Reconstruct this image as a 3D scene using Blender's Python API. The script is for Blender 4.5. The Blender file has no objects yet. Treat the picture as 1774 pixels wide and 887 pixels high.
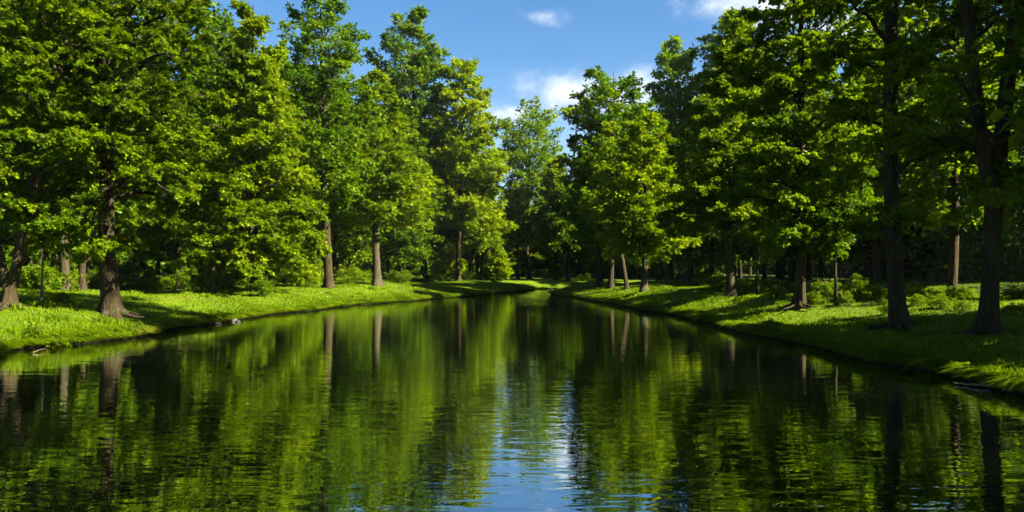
import bpy, math, random
import numpy as np
from mathutils import Vector

S = bpy.context.scene
COL = S.collection
R = math.radians

# ------------------------------------------------------------------ camera
CAM_H = 2.16
FPX, HORIZ, CX = 1380.0, 470.0, 887.0        # focal length and horizon, in units of the photo's width (1774)
cam_d = bpy.data.cameras.new('camera')
cam = bpy.data.objects.new('camera', cam_d)
COL.objects.link(cam)
cam_d.sensor_width = 36.0
cam_d.lens = 36.0 * FPX / 1774.0
cam_d.shift_y = 26.5 / 1774.0
cam_d.clip_start = 0.1
cam_d.clip_end = 3000
cam.location = (0, 0, CAM_H)
cam.rotation_euler = (R(90), 0, 0)
S.camera = cam

# ------------------------------------------------------------------ light
SUN_EL, SUN_AZ = R(38), R(112)                # azimuth from +Y (view direction) towards +X (right)
SUN_V = Vector((math.cos(SUN_EL) * math.sin(SUN_AZ), math.cos(SUN_EL) * math.cos(SUN_AZ), math.sin(SUN_EL)))
sun_d = bpy.data.lights.new('sun', 'SUN')
sun_d.energy = 5.0
sun_d.angle = R(0.5)
sun_d.color = (1.0, 0.93, 0.72)
sun = bpy.data.objects.new('sun', sun_d)
sun.rotation_euler = SUN_V.to_track_quat('Z', 'Y').to_euler()
sun.location = (40, 0, 60)
COL.objects.link(sun)

S.view_settings.view_transform = 'Standard'
S.view_settings.look = 'None'
S.view_settings.gamma = 1.0
S.view_settings.use_curve_mapping = False
S.view_settings.exposure = 2.65

cy = S.cycles
cy.max_bounces = 7
cy.diffuse_bounces = 3
cy.glossy_bounces = 3
cy.transmission_bounces = 5
cy.transparent_max_bounces = 4
cy.caustics_reflective = False
cy.caustics_refractive = False
cy.sample_clamp_indirect = 4.0

# ------------------------------------------------------------------ node helpers
class NT:
    def __init__(self, tree):
        self.t = tree; self.n = tree.nodes; self.l = tree.links
    def new(self, typ, **kw):
        nd = self.n.new(typ)
        for k, v in kw.items():
            if k.startswith('i_'):
                nd.inputs[k[2:].replace('_', ' ')].default_value = v
            else:
                setattr(nd, k, v)
        return nd
    def link(self, a, b): self.l.new(a, b)
    def math(self, op, a, b=None, c=None, clamp=False):
        nd = self.n.new('ShaderNodeMath'); nd.operation = op; nd.use_clamp = clamp
        for i, v in enumerate((a, b, c)):
            if v is None: continue
            if isinstance(v, (int, float)): nd.inputs[i].default_value = v
            else: self.l.new(v, nd.inputs[i])
        return nd.outputs[0]
    def mix(self, fac, a, b, blend='MIX'):
        nd = self.n.new('ShaderNodeMix'); nd.data_type = 'RGBA'; nd.blend_type = blend
        for k, v in (('Factor', fac), ('A', a), ('B', b)):
            s = [i for i in nd.inputs if i.name == k and i.type == ('VALUE' if k == 'Factor' else 'RGBA')][0]
            if isinstance(v, (int, float)): s.default_value = v
            elif isinstance(v, (tuple, list)): s.default_value = tuple(v) + ((1,) if len(v) == 3 else ())
            else: self.l.new(v, s)
        return [o for o in nd.outputs if o.type == 'RGBA'][0]
    def noise(self, vec, scale, detail=3, rough=0.5, dist=0.0):
        nd = self.n.new('ShaderNodeTexNoise')
        nd.inputs['Scale'].default_value = scale; nd.inputs['Detail'].default_value = detail
        nd.inputs['Roughness'].default_value = rough; nd.inputs['Distortion'].default_value = dist
        if vec is not None: self.l.new(vec, nd.inputs['Vector'])
        return nd.outputs['Fac']
    def mapping(self, vec, scale, loc=(0, 0, 0)):
        nd = self.n.new('ShaderNodeMapping'); nd.inputs['Scale'].default_value = scale
        nd.inputs['Location'].default_value = loc
        self.l.new(vec, nd.inputs['Vector']); return nd.outputs[0]
    def ramp(self, fac, stops, mode='LINEAR'):
        nd = self.n.new('ShaderNodeValToRGB'); cr = nd.color_ramp; cr.interpolation = mode
        while len(cr.elements) < len(stops): cr.elements.new(0.5)
        for e, (p, c) in zip(cr.elements, stops):
            e.position = p; e.color = tuple(c) + ((1,) if len(c) == 3 else ())
        self.l.new(fac, nd.inputs[0]); return nd.outputs[0]
    def maprange(self, v, a, b, c=0.0, d=1.0, smooth=True):
        nd = self.n.new('ShaderNodeMapRange')
        nd.interpolation_type = 'SMOOTHSTEP' if smooth else 'LINEAR'
        self.l.new(v, nd.inputs[0])
        for i, x in enumerate((a, b, c, d)): nd.inputs[i + 1].default_value = x
        return nd.outputs[0]

def new_mat(name):
    m = bpy.data.materials.new(name); m.use_nodes = True
    m.node_tree.nodes.clear()
    t = NT(m.node_tree)
    out = t.new('ShaderNodeOutputMaterial')
    return m, t, out

# ------------------------------------------------------------------ sky
W = bpy.data.worlds.new('World'); S.world = W; W.use_nodes = True
W.node_tree.nodes.clear()
t = NT(W.node_tree)
wout = t.new('ShaderNodeOutputWorld')
bg = t.new('ShaderNodeBackground'); bg.inputs['Strength'].default_value = 0.05
sky = t.new('ShaderNodeTexSky', sky_type='NISHITA')
sky.sun_disc = False
sky.sun_elevation = SUN_EL
sky.sun_rotation = SUN_AZ
sky.air_density = 1.0; sky.dust_density = 0.35; sky.ozone_density = 3.5
hs = t.new('ShaderNodeHueSaturation'); hs.inputs['Saturation'].default_value = 1.22; hs.inputs['Value'].default_value = 0.60
t.link(sky.outputs[0], hs.inputs['Color'])
tc = t.new('ShaderNodeTexCoord')
sp = t.new('ShaderNodeSeparateXYZ'); t.link(tc.outputs['Generated'], sp.inputs[0])
az = t.math('ARCTAN2', sp.outputs[0], sp.outputs[1])
el = t.math('ARCSINE', sp.outputs[2])
cb_ = t.new('ShaderNodeCombineXYZ'); t.link(az, cb_.inputs[0]); t.link(el, cb_.inputs[1])
cv = t.mapping(cb_.outputs[0], (1, 1.5, 1))
n1 = t.noise(cv, 13, 7, 0.58, 0.25)
n2 = t.noise(cv, 46, 5, 0.6)
nn = t.math('ADD', t.math('MULTIPLY', n1, 0.8), t.math('MULTIPLY', n2, 0.2))
def blob(a, e, ra, re):
    dx = t.math('DIVIDE', t.math('SUBTRACT', az, a), ra)
    dy = t.math('DIVIDE', t.math('SUBTRACT', el, e), re)
    d2 = t.math('ADD', t.math('MULTIPLY', dx, dx), t.math('MULTIPLY', dy, dy))
    return t.math('SUBTRACT', 1.0, t.math('SQRT', d2))
def pxdir(x, y):
    return math.atan((x - CX) / FPX), math.asin((HORIZ - y) / math.sqrt((x - CX) ** 2 + FPX ** 2 + (HORIZ - y) ** 2))
cl = None
for (x, y, rx, ry, gain) in ((988, 163, 130, 58, 1.15), (1100, 165, 120, 60, 1.1), (895, 200, 90, 34, .8), (1340, 0, 165, 75, 1.1), (940, 28, 64, 17, 0.5), (1480, 60, 160, 60, .9), (455, 175, 60, 50, .7)):
    a, e = pxdir(x, y)
    b = t.math('MULTIPLY', blob(a, e, rx / FPX, ry / FPX), gain)
    cl = b if cl is None else t.math('MAXIMUM', cl, b)
cf = t.math('ADD', t.math('MULTIPLY', cl, 0.42), nn)
cmask = t.maprange(cf, 0.52, 1.04)
lowhaze = t.maprange(el, 0.10, 0.27, 1.0, 0.0)
skyc = t.mix(t.math('MULTIPLY', lowhaze, 0.22), hs.outputs[0], (3.2, 3.7, 4.2))
cloudc = t.ramp(nn, ((0.35, (3.0, 3.3, 3.6)), (0.7, (4.6, 4.7, 4.8))))
fin = t.mix(t.math('MULTIPLY', cmask, 0.92), skyc, cloudc)
t.link(fin, bg.inputs['Color']); t.link(bg.outputs[0], wout.inputs['Surface'])

# ------------------------------------------------------------------ materials
def leaf_mat(name, dark, mid, lite, trans=(1.75, 1.65, 0.6), tfac=0.42, gloss=0.06, dry=0.0):
    m, t, out = new_mat(name)
    at = t.new('ShaderNodeAttribute', attribute_name='tint')
    oi = t.new('ShaderNodeObjectInfo')
    v = t.math('ADD', at.outputs['Fac'], t.math('MULTIPLY', t.math('SUBTRACT', oi.outputs['Random'], 0.5), 0.30), clamp=True)
    c = t.ramp(v, ((0.0, dark), (0.55, mid), (1.0, lite)))
    if dry:
        gc = t.new('ShaderNodeTexCoord')
        dm = t.maprange(t.noise(gc.outputs['Object'], 0.55, 4, 0.65), 0.54, 0.72)
        c = t.mix(t.math('MULTIPLY', dm, dry), c, (0.13, 0.125, 0.018))
    p = t.new('ShaderNodeBsdfPrincipled'); p.inputs['Roughness'].default_value = 0.42
    p.inputs['Specular IOR Level'].default_value = gloss
    t.link(c, p.inputs['Base Color'])
    tr = t.new('ShaderNodeBsdfTranslucent')
    t.link(t.mix(1.0, c, trans, 'MULTIPLY'), tr.inputs['Color'])
    mx = t.new('ShaderNodeMixShader'); mx.inputs[0].default_value = tfac
    t.link(p.outputs[0], mx.inputs[1]); t.link(tr.outputs[0], mx.inputs[2])
    t.link(mx.outputs[0], out.inputs['Surface'])
    return m

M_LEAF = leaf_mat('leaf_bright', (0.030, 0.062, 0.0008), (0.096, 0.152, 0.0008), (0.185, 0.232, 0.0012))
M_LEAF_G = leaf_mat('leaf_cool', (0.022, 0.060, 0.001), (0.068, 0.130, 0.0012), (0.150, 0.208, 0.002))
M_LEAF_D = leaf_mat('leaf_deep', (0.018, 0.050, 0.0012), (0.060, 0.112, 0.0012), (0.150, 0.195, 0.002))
M_SHRUB = leaf_mat('leaf_shrub', (0.030, 0.072, 0.001), (0.080, 0.135, 0.001), (0.15, 0.19, 0.002))
M_GRASS = leaf_mat('grass_blade', (0.028, 0.064, 0.0008), (0.076, 0.130, 0.0008), (0.155, 0.20, 0.003), tfac=0.35, gloss=0.04, dry=0.5)
M_STRAW = leaf_mat('straw_blade', (0.10, 0.12, 0.02), (0.20, 0.18, 0.06), (0.36, 0.30, 0.13), tfac=0.2)

def bark_mat(name, dark, lite, moss=0.55):
    m, t, out = new_mat(name)
    tc = t.new('ShaderNodeTexCoord')
    v = t.mapping(tc.outputs['Object'], (1, 1, 0.11))
    a = t.noise(v, 14, 6, 0.65, 0.4)
    b = t.noise(tc.outputs['Object'], 2.3, 4, 0.6)
    c = t.ramp(a, ((0.32, dark), (0.52, tuple((d + l) / 2 for d, l in zip(dark, lite))), (0.72, lite)))
    c = t.mix(t.math('MULTIPLY', t.maprange(b, 0.5, 0.7), moss), c, (0.040, 0.055, 0.012))
    li = t.noise(tc.outputs['Object'], 5.5, 5, 0.7)
    c = t.mix(t.math('MULTIPLY', t.maprange(li, 0.60, 0.70), 0.35), c, (0.15, 0.15, 0.10))
    p = t.new('ShaderNodeBsdfPrincipled'); p.inputs['Roughness'].default_value = 0.9
    p.inputs['Specular IOR Level'].default_value = 0.15
    t.link(c, p.inputs['Base Color'])
    bp = t.new('ShaderNodeBump'); bp.inputs['Strength'].default_value = 1.0; bp.inputs['Distance'].default_value = 0.11
    t.link(a, bp.inputs['Height']); t.link(bp.outputs[0], p.inputs['Normal'])
    t.link(p.outputs[0], out.inputs['Surface'])
    return m
M_BARK = bark_mat('bark_brown', (0.010, 0.007, 0.003), (0.062, 0.043, 0.018))
M_BARK_G = bark_mat('bark_grey', (0.014, 0.011, 0.006), (0.095, 0.076, 0.042), 0.15)
M_BARK_R = bark_mat('bark_reddish', (0.025, 0.014, 0.008), (0.09, 0.05, 0.025), 0.05)

def ground_mat():
    m, t, out = new_mat('lawn_ground')
    tc = t.new('ShaderNodeTexCoord')
    o = tc.outputs['Object']
    a = t.noise(o, 0.35, 4, 0.6); b = t.noise(o, 9.0, 4, 0.65); d = t.noise(o, 45.0, 2, 0.6)
    f = t.math('ADD', t.math('MULTIPLY', a, 0.4), t.math('ADD', t.math('MULTIPLY', b, 0.35), t.math('MULTIPLY', d, 0.25)))
    c = t.ramp(f, ((0.34, (0.020, 0.046, 0.001)), (0.5, (0.060, 0.100, 0.001)), (0.66, (0.110, 0.150, 0.0015))))
    dry = t.maprange(t.noise(o, 0.55, 4, 0.65), 0.54, 0.72)
    c = t.mix(t.math('MULTIPLY', dry, 0.55), c, (0.115, 0.105, 0.02))
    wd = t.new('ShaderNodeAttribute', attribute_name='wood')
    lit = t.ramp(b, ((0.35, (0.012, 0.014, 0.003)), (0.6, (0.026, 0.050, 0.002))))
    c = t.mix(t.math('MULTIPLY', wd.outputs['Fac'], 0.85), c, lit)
    sp = t.new('ShaderNodeSeparateXYZ'); t.link(o, sp.inputs[0])
    soil = t.maprange(t.math('ADD', sp.outputs[2], t.math('MULTIPLY', t.math('SUBTRACT', b, 0.5), 0.10)), 0.05, 0.12, 1.0, 0.0)
    sc = t.ramp(b, ((0.35, (0.010, 0.008, 0.005)), (0.65, (0.045, 0.033, 0.018))))
    c = t.mix(soil, c, sc)
    p = t.new('ShaderNodeBsdfPrincipled'); p.inputs['Roughness'].default_value = 0.9
    p.inputs['Specular IOR Level'].default_value = 0.1
    t.link(c, p.inputs['Base Color'])
    bp = t.new('ShaderNodeBump'); bp.inputs['Strength'].default_value = 0.8; bp.inputs['Distance'].default_value = 0.08
    t.link(t.math('ADD', b, t.math('MULTIPLY', d, 0.5)), bp.inputs['Height']); t.link(bp.outputs[0], p.inputs['Normal'])
    t.link(p.outputs[0], out.inputs['Surface'])
    return m
M_GROUND = ground_mat()

def water_mat():
    m, t, out = new_mat('canal_water')
    tc = t.new('ShaderNodeTexCoord'); o = tc.outputs['Object']
    v1 = t.mapping(o, (0.75, 2.5, 1))
    v2 = t.mapping(o, (0.9, 2.6, 1), (3.1, 7.7, 0))
    r1 = t.noise(v1, 1.1, 2, 0.5, 0.4)
    r2 = t.noise(v2, 2.3, 2, 0.5, 0.2)
    calm = t.maprange(t.noise(t.mapping(o, (0.5, 1, 1)), 0.12, 2, 0.5), 0.38, 0.62, 0.6, 1.1)
    h = t.math('ADD', t.math('MULTIPLY', r1, 0.7), t.math('MULTIPLY', r2, 0.25))
    h = t.math('MULTIPLY', h, calm)
    bp = t.new('ShaderNodeBump'); bp.inputs['Strength'].default_value = 1.0; bp.inputs['Distance'].default_value = 0.0105
    t.link(h, bp.inputs['Height'])
    gl = t.new('ShaderNodeBsdfGlossy'); gl.inputs['Roughness'].default_value = 0.004
    gl.inputs['Color'].default_value = (0.92, 0.96, 0.93, 1)
    t.link(bp.outputs[0], gl.inputs['Normal'])
    df = t.new('ShaderNodeBsdfDiffuse'); df.inputs['Color'].default_value = (0.0012, 0.0022, 0.0006, 1)
    lw = t.new('ShaderNodeFresnel'); lw.inputs['IOR'].default_value = 1.33
    t.link(bp.outputs[0], lw.inputs['Normal'])
    f = t.math('POWER', lw.outputs[0], 0.27, clamp=True)
    mx = t.new('ShaderNodeMixShader'); t.link(f, mx.inputs[0])
    t.link(df.outputs[0], mx.inputs[1]); t.link(gl.outputs[0], mx.inputs[2])
    t.link(mx.outputs[0], out.inputs['Surface'])
    return m
M_WATER = water_mat()

def plain(name, c, c2, scale=8, rough=0.8):
    m, t, out = new_mat(name)
    tc = t.new('ShaderNodeTexCoord')
    n = t.noise(tc.outputs['Object'], scale, 5, 0.65)
    p = t.new('ShaderNodeBsdfPrincipled'); p.inputs['Roughness'].default_value = rough
    t.link(t.ramp(n, ((0.35, c), (0.68, c2))), p.inputs['Base Color'])
    bp = t.new('ShaderNodeBump'); bp.inputs['Strength'].default_value = 0.5; bp.inputs['Distance'].default_value = 0.03
    t.link(n, bp.inputs['Height']); t.link(bp.outputs[0], p.inputs['Normal'])
    t.link(p.outputs[0], out.inputs['Surface'])
    return m
M_STONE = plain('pale_stone', (0.03, 0.03, 0.022), (0.11, 0.10, 0.08))
M_WOOD = plain('bleached_wood', (0.05, 0.036, 0.02), (0.15, 0.11, 0.06), 14)
M_PETAL = plain('white_petal', (0.72, 0.74, 0.78), (0.8, 0.8, 0.8))
M_POST = plain('weathered_post', (0.03, 0.034, 0.03), (0.07, 0.08, 0.065), 10)

# ------------------------------------------------------------------ object helpers
def mesh_np(name, V, F, mat, parent=None, attr=None, smooth=True, extra=None):
    """V (n,3); F (m,3|4) or a list of such arrays; attr = per-vertex float 'tint'."""
    Fs = F if isinstance(F, list) else [F]
    Fs = [f for f in Fs if len(f)]
    me = bpy.data.meshes.new(name)
    me.vertices.add(len(V)); me.vertices.foreach_set('co', np.asarray(V, np.float32).ravel())
    loops = np.concatenate([f.ravel() for f in Fs]).astype(np.int32)
    cnt = np.concatenate([np.full(len(f), f.shape[1]) for f in Fs]).astype(np.int32)
    start = np.concatenate([[0], np.cumsum(cnt)[:-1]]).astype(np.int32)
    me.loops.add(len(loops)); me.loops.foreach_set('vertex_index', loops)
    me.polygons.add(len(cnt)); me.polygons.foreach_set('loop_start', start)
    me.polygons.foreach_set('loop_total', cnt)
    me.polygons.foreach_set('use_smooth', np.full(len(cnt), bool(smooth)))
    me.update(calc_edges=True)
    if attr is not None:
        a = me.attributes.new('tint', 'FLOAT', 'POINT'); a.data.foreach_set('value', np.asarray(attr, np.float32))
    if extra is not None:
        a = me.attributes.new(extra[0], 'FLOAT', 'POINT'); a.data.foreach_set('value', np.asarray(extra[1], np.float32))
    me.materials.append(mat)
    ob = bpy.data.objects.new(name, me); COL.objects.link(ob)
    if parent: ob.parent = parent
    return ob

def thing(name, label, cat, loc, rz=0.0, group=None):
    o = bpy.data.objects.new(name, None); COL.objects.link(o)
    o.empty_display_size = 0.3
    o.location = loc; o.rotation_euler = (0, 0, rz)
    o['label'] = label; o['category'] = cat
    if group: o['group'] = group
    return o

def tag(o, label, cat, group=None):
    o['label'] = label; o['category'] = cat
    if group: o['group'] = group
    return o

def copy_thing(src, label, loc, rz, sc, group=None):
    c = src.copy(); COL.objects.link(c)
    c.location = loc; c.rotation_euler = (0, 0, rz); c.scale = sc
    c['label'] = label
    if group: c['group'] = group
    elif 'group' in c: del c['group']
    for ch in src.children:
        k = ch.copy(); COL.objects.link(k); k.parent = c
    return c

def norm(v): return v / np.maximum(np.linalg.norm(v, axis=-1, keepdims=True), 1e-9)

def tubes(paths, radii, k, off=0, mod=None):
    """paths (N,n,3), radii (N,n) -> verts, quads of N tubes of k sides"""
    N, n, _ = paths.shape
    T = norm(np.gradient(paths, axis=1))
    ref = np.zeros_like(T); ref[..., 0] = 1.0
    bad = np.abs(T[..., 0]) > 0.9
    ref[bad] = (0, 1, 0)
    A = norm(np.cross(T, ref)); B = np.cross(T, A)
    th = np.arange(k) * (2 * math.pi / k)
    rr = radii[:, :, None] * np.ones(k)
    if mod is not None: rr = rr * mod
    V = paths[:, :, None, :] + rr[..., None] * (np.cos(th)[None, None, :, None] * A[:, :, None, :] + np.sin(th)[None, None, :, None] * B[:, :, None, :])
    idx = np.arange(N * n * k).reshape(N, n, k) + off
    a = idx[:, :-1, :]; b = np.roll(a, -1, 2); d = idx[:, 1:, :]; c = np.roll(d, -1, 2)
    F = np.stack([a, b, c, d], -1).reshape(-1, 4)
    return V.reshape(-1, 3), F

def leaf_geo(P, D, size, rng, flat=0.75, droop=0.18, wide=0.36):
    N = len(P)
    n = np.array([0, 0, 1.0]) + rng.normal(0, flat, (N, 3))
    l = norm(D) + rng.normal(0, 0.4, (N, 3)); l[:, 2] -= droop
    l = norm(l); s = norm(np.cross(n, l)); n = np.cross(l, s)
    z = size[:, None]
    v0 = P
    v1 = P + l * 0.45 * z + s * wide * z + n * 0.10 * z
    v2 = P + l * z - n * 0.06 * z
    v3 = P + l * 0.45 * z - s * wide * z + n * 0.10 * z
    V = np.stack([v0, v1, v2, v3], 1).reshape(-1, 3)
    F = np.arange(4 * N).reshape(N, 4)
    return V, F

PROF = {
    'oval': ([0, .12, .35, .6, .85, 1], [.60, .88, 1, .85, .52, .12]),
    'cone': ([0, .12, .35, .6, .85, 1], [.85, 1, .88, .62, .33, .06]),
    'tall': ([0, .12, .35, .6, .85, 1], [.55, .82, 1, .95, .66, .16]),
    'vase': ([0, .12, .35, .6, .85, 1], [.30, .55, .90, 1, .75, .25]),
}

def gen_tree(seed, H, cb, RW, prof='oval', nl=44, ns=9, nt=6, nleaf=15, leaf=0.14, r0=0.3, up=(12, 62), stems=1,
             fork_z=0.0, lean=(0, 0), droop=0.16, ecc=(0, 0), wob=0.07, flare=0.6, rag=(.66, 1.1), kside=12, limb_k=5, twig_geo=True, roots=0):
    """-> (trunk verts, quads), (leaf verts, quads, tint). cb = height of the lowest foliage."""
    rng = np.random.default_rng(seed)
    n = 18
    zz = np.concatenate([[-0.25, 0.0, 0.12, 0.3, 0.6], np.linspace(1.1, H * 0.97, n - 5)])
    SP, SR = [], []
    for s in range(stems):
        wx = np.cumsum(rng.normal(0, wob, n)) * 0.7; wy = np.cumsum(rng.normal(0, wob, n)) * 0.7
        q = np.clip(zz / 3.0, 0, 1)
        x = wx * q + lean[0] * zz; y = wy * q + lean[1] * zz
        if stems > 1:
            a = s * 2 * math.pi / stems + rng.uniform(-.3, .3) + 0.25
            g = np.clip(zz - fork_z, 0, None) ** 0.9 * 0.17
            x = x + g * math.cos(a); y = y + g * math.sin(a) * 0.8
            if s and fork_z > 0.5:
                pass
        hh = H * (1 if s == 0 else rng.uniform(.85, .98))
        p = np.stack([x, y, zz * hh / H], -1)
        r = r0 * np.clip(1 - np.clip(zz, 0, None) / (H * 1.02), 0, 1) ** 0.8
        if stems > 1: r = r * (0.78 if s == 0 else 0.68)
        r = np.maximum(r, 0.025) * (1 + flare * np.exp(-np.clip(zz, 0, None) / 0.33))
        SP.append(p); SR.append(r)
    SP = np.array(SP); SR = np.array(SR)
    th = np.arange(kside) * 2 * math.pi / kside
    ph = rng.uniform(0, 6.28, 3)
    lob = (np.sin(th * 3 + ph[0]) * 0.5 + np.sin(th * 5 + ph[1]) * 0.5)
    fl = np.exp(-np.clip(zz, 0, None) / 0.45)
    mod = 1 + (0.46 * fl)[:, None] * lob + 0.07 * np.sin(th * 4 + ph[2])[None, :] + rng.normal(0, 0.035, (n, kside))
    TV, TF = [], []; off = 0
    v, f = tubes(SP, SR, kside, off, mod[None]); TV.append(v); TF.append(f); off += len(v)

    if roots:
        ra = np.arange(roots) * 2 * math.pi / roots + rng.uniform(-.35, .35, roots) + ph[0]
        q = np.linspace(0, 1, 8); rl = r0 * rng.uniform(2.6, 4.6, roots)
        cu = rng.normal(0, .35, roots)
        ang = ra[:, None] + cu[:, None] * q[None]
        rd = r0 * 0.75 + rl[:, None] * q[None]
        RP = np.stack([np.cos(ang) * rd, np.sin(ang) * rd, r0 * (0.62 * (1 - q[None]) ** 2.4 - 0.20 * q[None]) + 0 * rd], -1)
        RRr = r0 * (0.36 * (1 - q[None]) + 0.09) * rng.uniform(.7, 1.1, (roots, 1))
        v, f = tubes(RP, RRr, 8, off); TV.append(v); TF.append(f); off += len(v)

    # limbs
    px_, pr_ = PROF[prof]
    env = lambda z: RW * np.interp((z - cb) / (H - cb), px_, pr_)
    cand = np.linspace(0.0, 0.985, 400)
    w = np.interp(cand, px_, pr_) + 0.12
    u = (np.arange(nl) + rng.uniform(0.1, 0.9, nl)) / nl
    tt = np.interp(u, np.cumsum(w) / w.sum(), cand)
    tipz = cb + tt * (H - cb)
    el = np.radians(np.interp(tt, [0, 1], up) + rng.normal(0, 7, nl))
    rad = env(tipz) * rng.uniform(rag[0], rag[1], nl)
    azm = np.arange(nl) * 2.39996 + rng.normal(0, 0.25, nl) + rng.uniform(0, 6)
    rise = rad * np.tan(el) * 0.8
    bz = np.maximum(tipz - rise, np.minimum(cb * 0.92 + 0.5, 0.8 * H)); bz = np.minimum(bz, H * 0.95)
    si = np.arange(nl) % stems
    base = np.stack([[np.interp(bz[i], SP[si[i], :, 2], SP[si[i], :, c]) for c in range(3)] for i in range(nl)])
    br = np.array([np.interp(bz[i], SP[si[i], :, 2], SR[si[i]]) for i in range(nl)])
    ax = np.array([np.interp(z, SP[0, :, 2], SP[0, :, c]) for z in tipz for c in (0, 1)]).reshape(nl, 2) if stems == 1 else np.array([[np.interp(z, SP[:, :, 2].mean(0), SP[:, :, c].mean(0)) for c in (0, 1)] for z in tipz])
    tip = np.stack([ax[:, 0] + np.cos(azm) * rad + ecc[0] * rad, ax[:, 1] + np.sin(azm) * rad + ecc[1] * rad, tipz], -1)
    m = 9
    s = np.linspace(0, 1, m)
    d = tip - base; L = np.linalg.norm(d, axis=1)
    LP = base[:, None] + d[:, None] * s[None, :, None]
    bow = np.sin(s * math.pi) * 0.5 + 0.0
    LP[:, :, 2] += (bow[None] * droop * L[:, None]) * 0.9
    LP[:, 1:] += np.cumsum(rng.normal(0, 0.02, (nl, m - 1, 3)), 1) * L[:, None, None]
    LR = np.minimum(br * 0.55, 0.02 + 0.021 * L)[:, None] * (1 - 0.86 * s[None]) + 0.006
    v, f = tubes(LP, LR, limb_k, off); TV.append(v); TF.append(f); off += len(v)

    # secondaries
    ts = np.linspace(0.22, 1.0, ns)[None] + rng.uniform(-.05, .05, (nl, ns)); ts = np.clip(ts, 0.12, 1.0)
    k0 = np.clip((ts * (m - 1)).astype(int), 0, m - 2); fr = ts * (m - 1) - k0
    ii = np.arange(nl)[:, None]
    P0 = LP[ii, k0] * (1 - fr[..., None]) + LP[ii, k0 + 1] * fr[..., None]
    TG = norm(LP[ii, k0 + 1] - LP[ii, k0])
    side = norm(np.cross(TG, np.array([0, 0, 1.0])))
    sg = np.where(np.arange(ns) % 2 == 0, 1, -1)[None] * np.ones((nl, 1))
    ang = np.radians(rng.uniform(32, 68, (nl, ns))) * sg; ang[:, -1] *= 0.15
    D2 = TG * np.cos(ang)[..., None] + side * np.sin(ang)[..., None]
    D2[..., 2] += rng.normal(0.16, 0.40, (nl, ns)); D2 = norm(D2)
    L2 = (L[:, None] * 0.46 * (1.08 - ts) + 0.16 * RW ** .7) * rng.uniform(.7, 1.2, (nl, ns))
    P0 = P0.reshape(-1, 3); D2 = D2.reshape(-1, 3); L2 = L2.ravel(); N2 = len(P0)
    m2 = 5; s2 = np.linspace(0, 1, m2)
    QP = P0[:, None] + D2[:, None] * (L2[:, None] * s2[None])[..., None]
    QP[:, :, 2] -= droop * 0.55 * L2[:, None] * s2[None] ** 2
    QP[:, 1:] += np.cumsum(rng.normal(0, 0.03, (N2, m2 - 1, 3)), 1) * L2[:, None, None]
    if twig_geo:
        QR = np.clip(0.010 * L2, 0.006, 0.03)[:, None] * (1 - 0.7 * s2[None])
        v, f = tubes(QP, QR, 3, off); TV.append(v); TF.append(f); off += len(v)

    # twigs (leaves only)
    tw = np.linspace(0.15, 1.0, nt)[None] + rng.uniform(-.06, .06, (N2, nt)); tw = np.clip(tw, 0.05, 1.0)
    k0 = np.clip((tw * (m2 - 1)).astype(int), 0, m2 - 2); fr = tw * (m2 - 1) - k0
    ii = np.arange(N2)[:, None]
    P1 = QP[ii, k0] * (1 - fr[..., None]) + QP[ii, k0 + 1] * fr[..., None]
    T1 = norm(QP[ii, k0 + 1] - QP[ii, k0])
    side = norm(np.cross(T1, np.array([0, 0, 1.0])))
    ang = np.radians(rng.uniform(25, 80, (N2, nt))) * np.where(np.arange(nt) % 2 == 0, 1, -1)
    D3 = T1 * np.cos(ang)[..., None] + side * np.sin(ang)[..., None]
    D3[..., 2] += rng.normal(0.10, 0.42, (N2, nt)); D3 = norm(D3)
    L3 = (L2[:, None] * 0.42 * (1.1 - tw) + 1.3 * leaf) * rng.uniform(.7, 1.25, (N2, nt))
    P1 = P1.reshape(-1, 3); D3 = D3.reshape(-1, 3); L3 = L3.ravel(); N3 = len(P1)
    u = (np.arange(nleaf)[None] + rng.uniform(0, 1, (N3, nleaf))) / nleaf
    LP3 = P1[:, None] + D3[:, None] * (L3[:, None] * u)[..., None]
    LP3[..., 2] -= 0.18 * L3[:, None] * u ** 2
    sd = norm(np.cross(D3, np.array([0, 0, 1.0])))[:, None] * (np.where(np.arange(nleaf) % 2 == 0, 1, -1) * 1.0)[None, :, None]
    LD = norm(D3[:, None] * 0.6 + sd * 0.75)
    LP3 = LP3 + rng.normal(0, leaf * 0.28, LP3.shape)
    clump = np.repeat(np.repeat(rng.normal(0, 0.13, nl), ns * nt) + rng.normal(0, 0.10, N3), nleaf)
    P = LP3.reshape(-1, 3); D = LD.reshape(-1, 3); n4 = len(P)
    sz = leaf * rng.uniform(0.65, 1.25, n4)
    V, F = leaf_geo(P, D, sz, rng)
    tint = np.clip(0.5 + clump + rng.normal(0, 0.19, n4), 0, 1)
    return (np.concatenate(TV), np.concatenate(TF)), (V, F, np.repeat(tint, 4))

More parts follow.
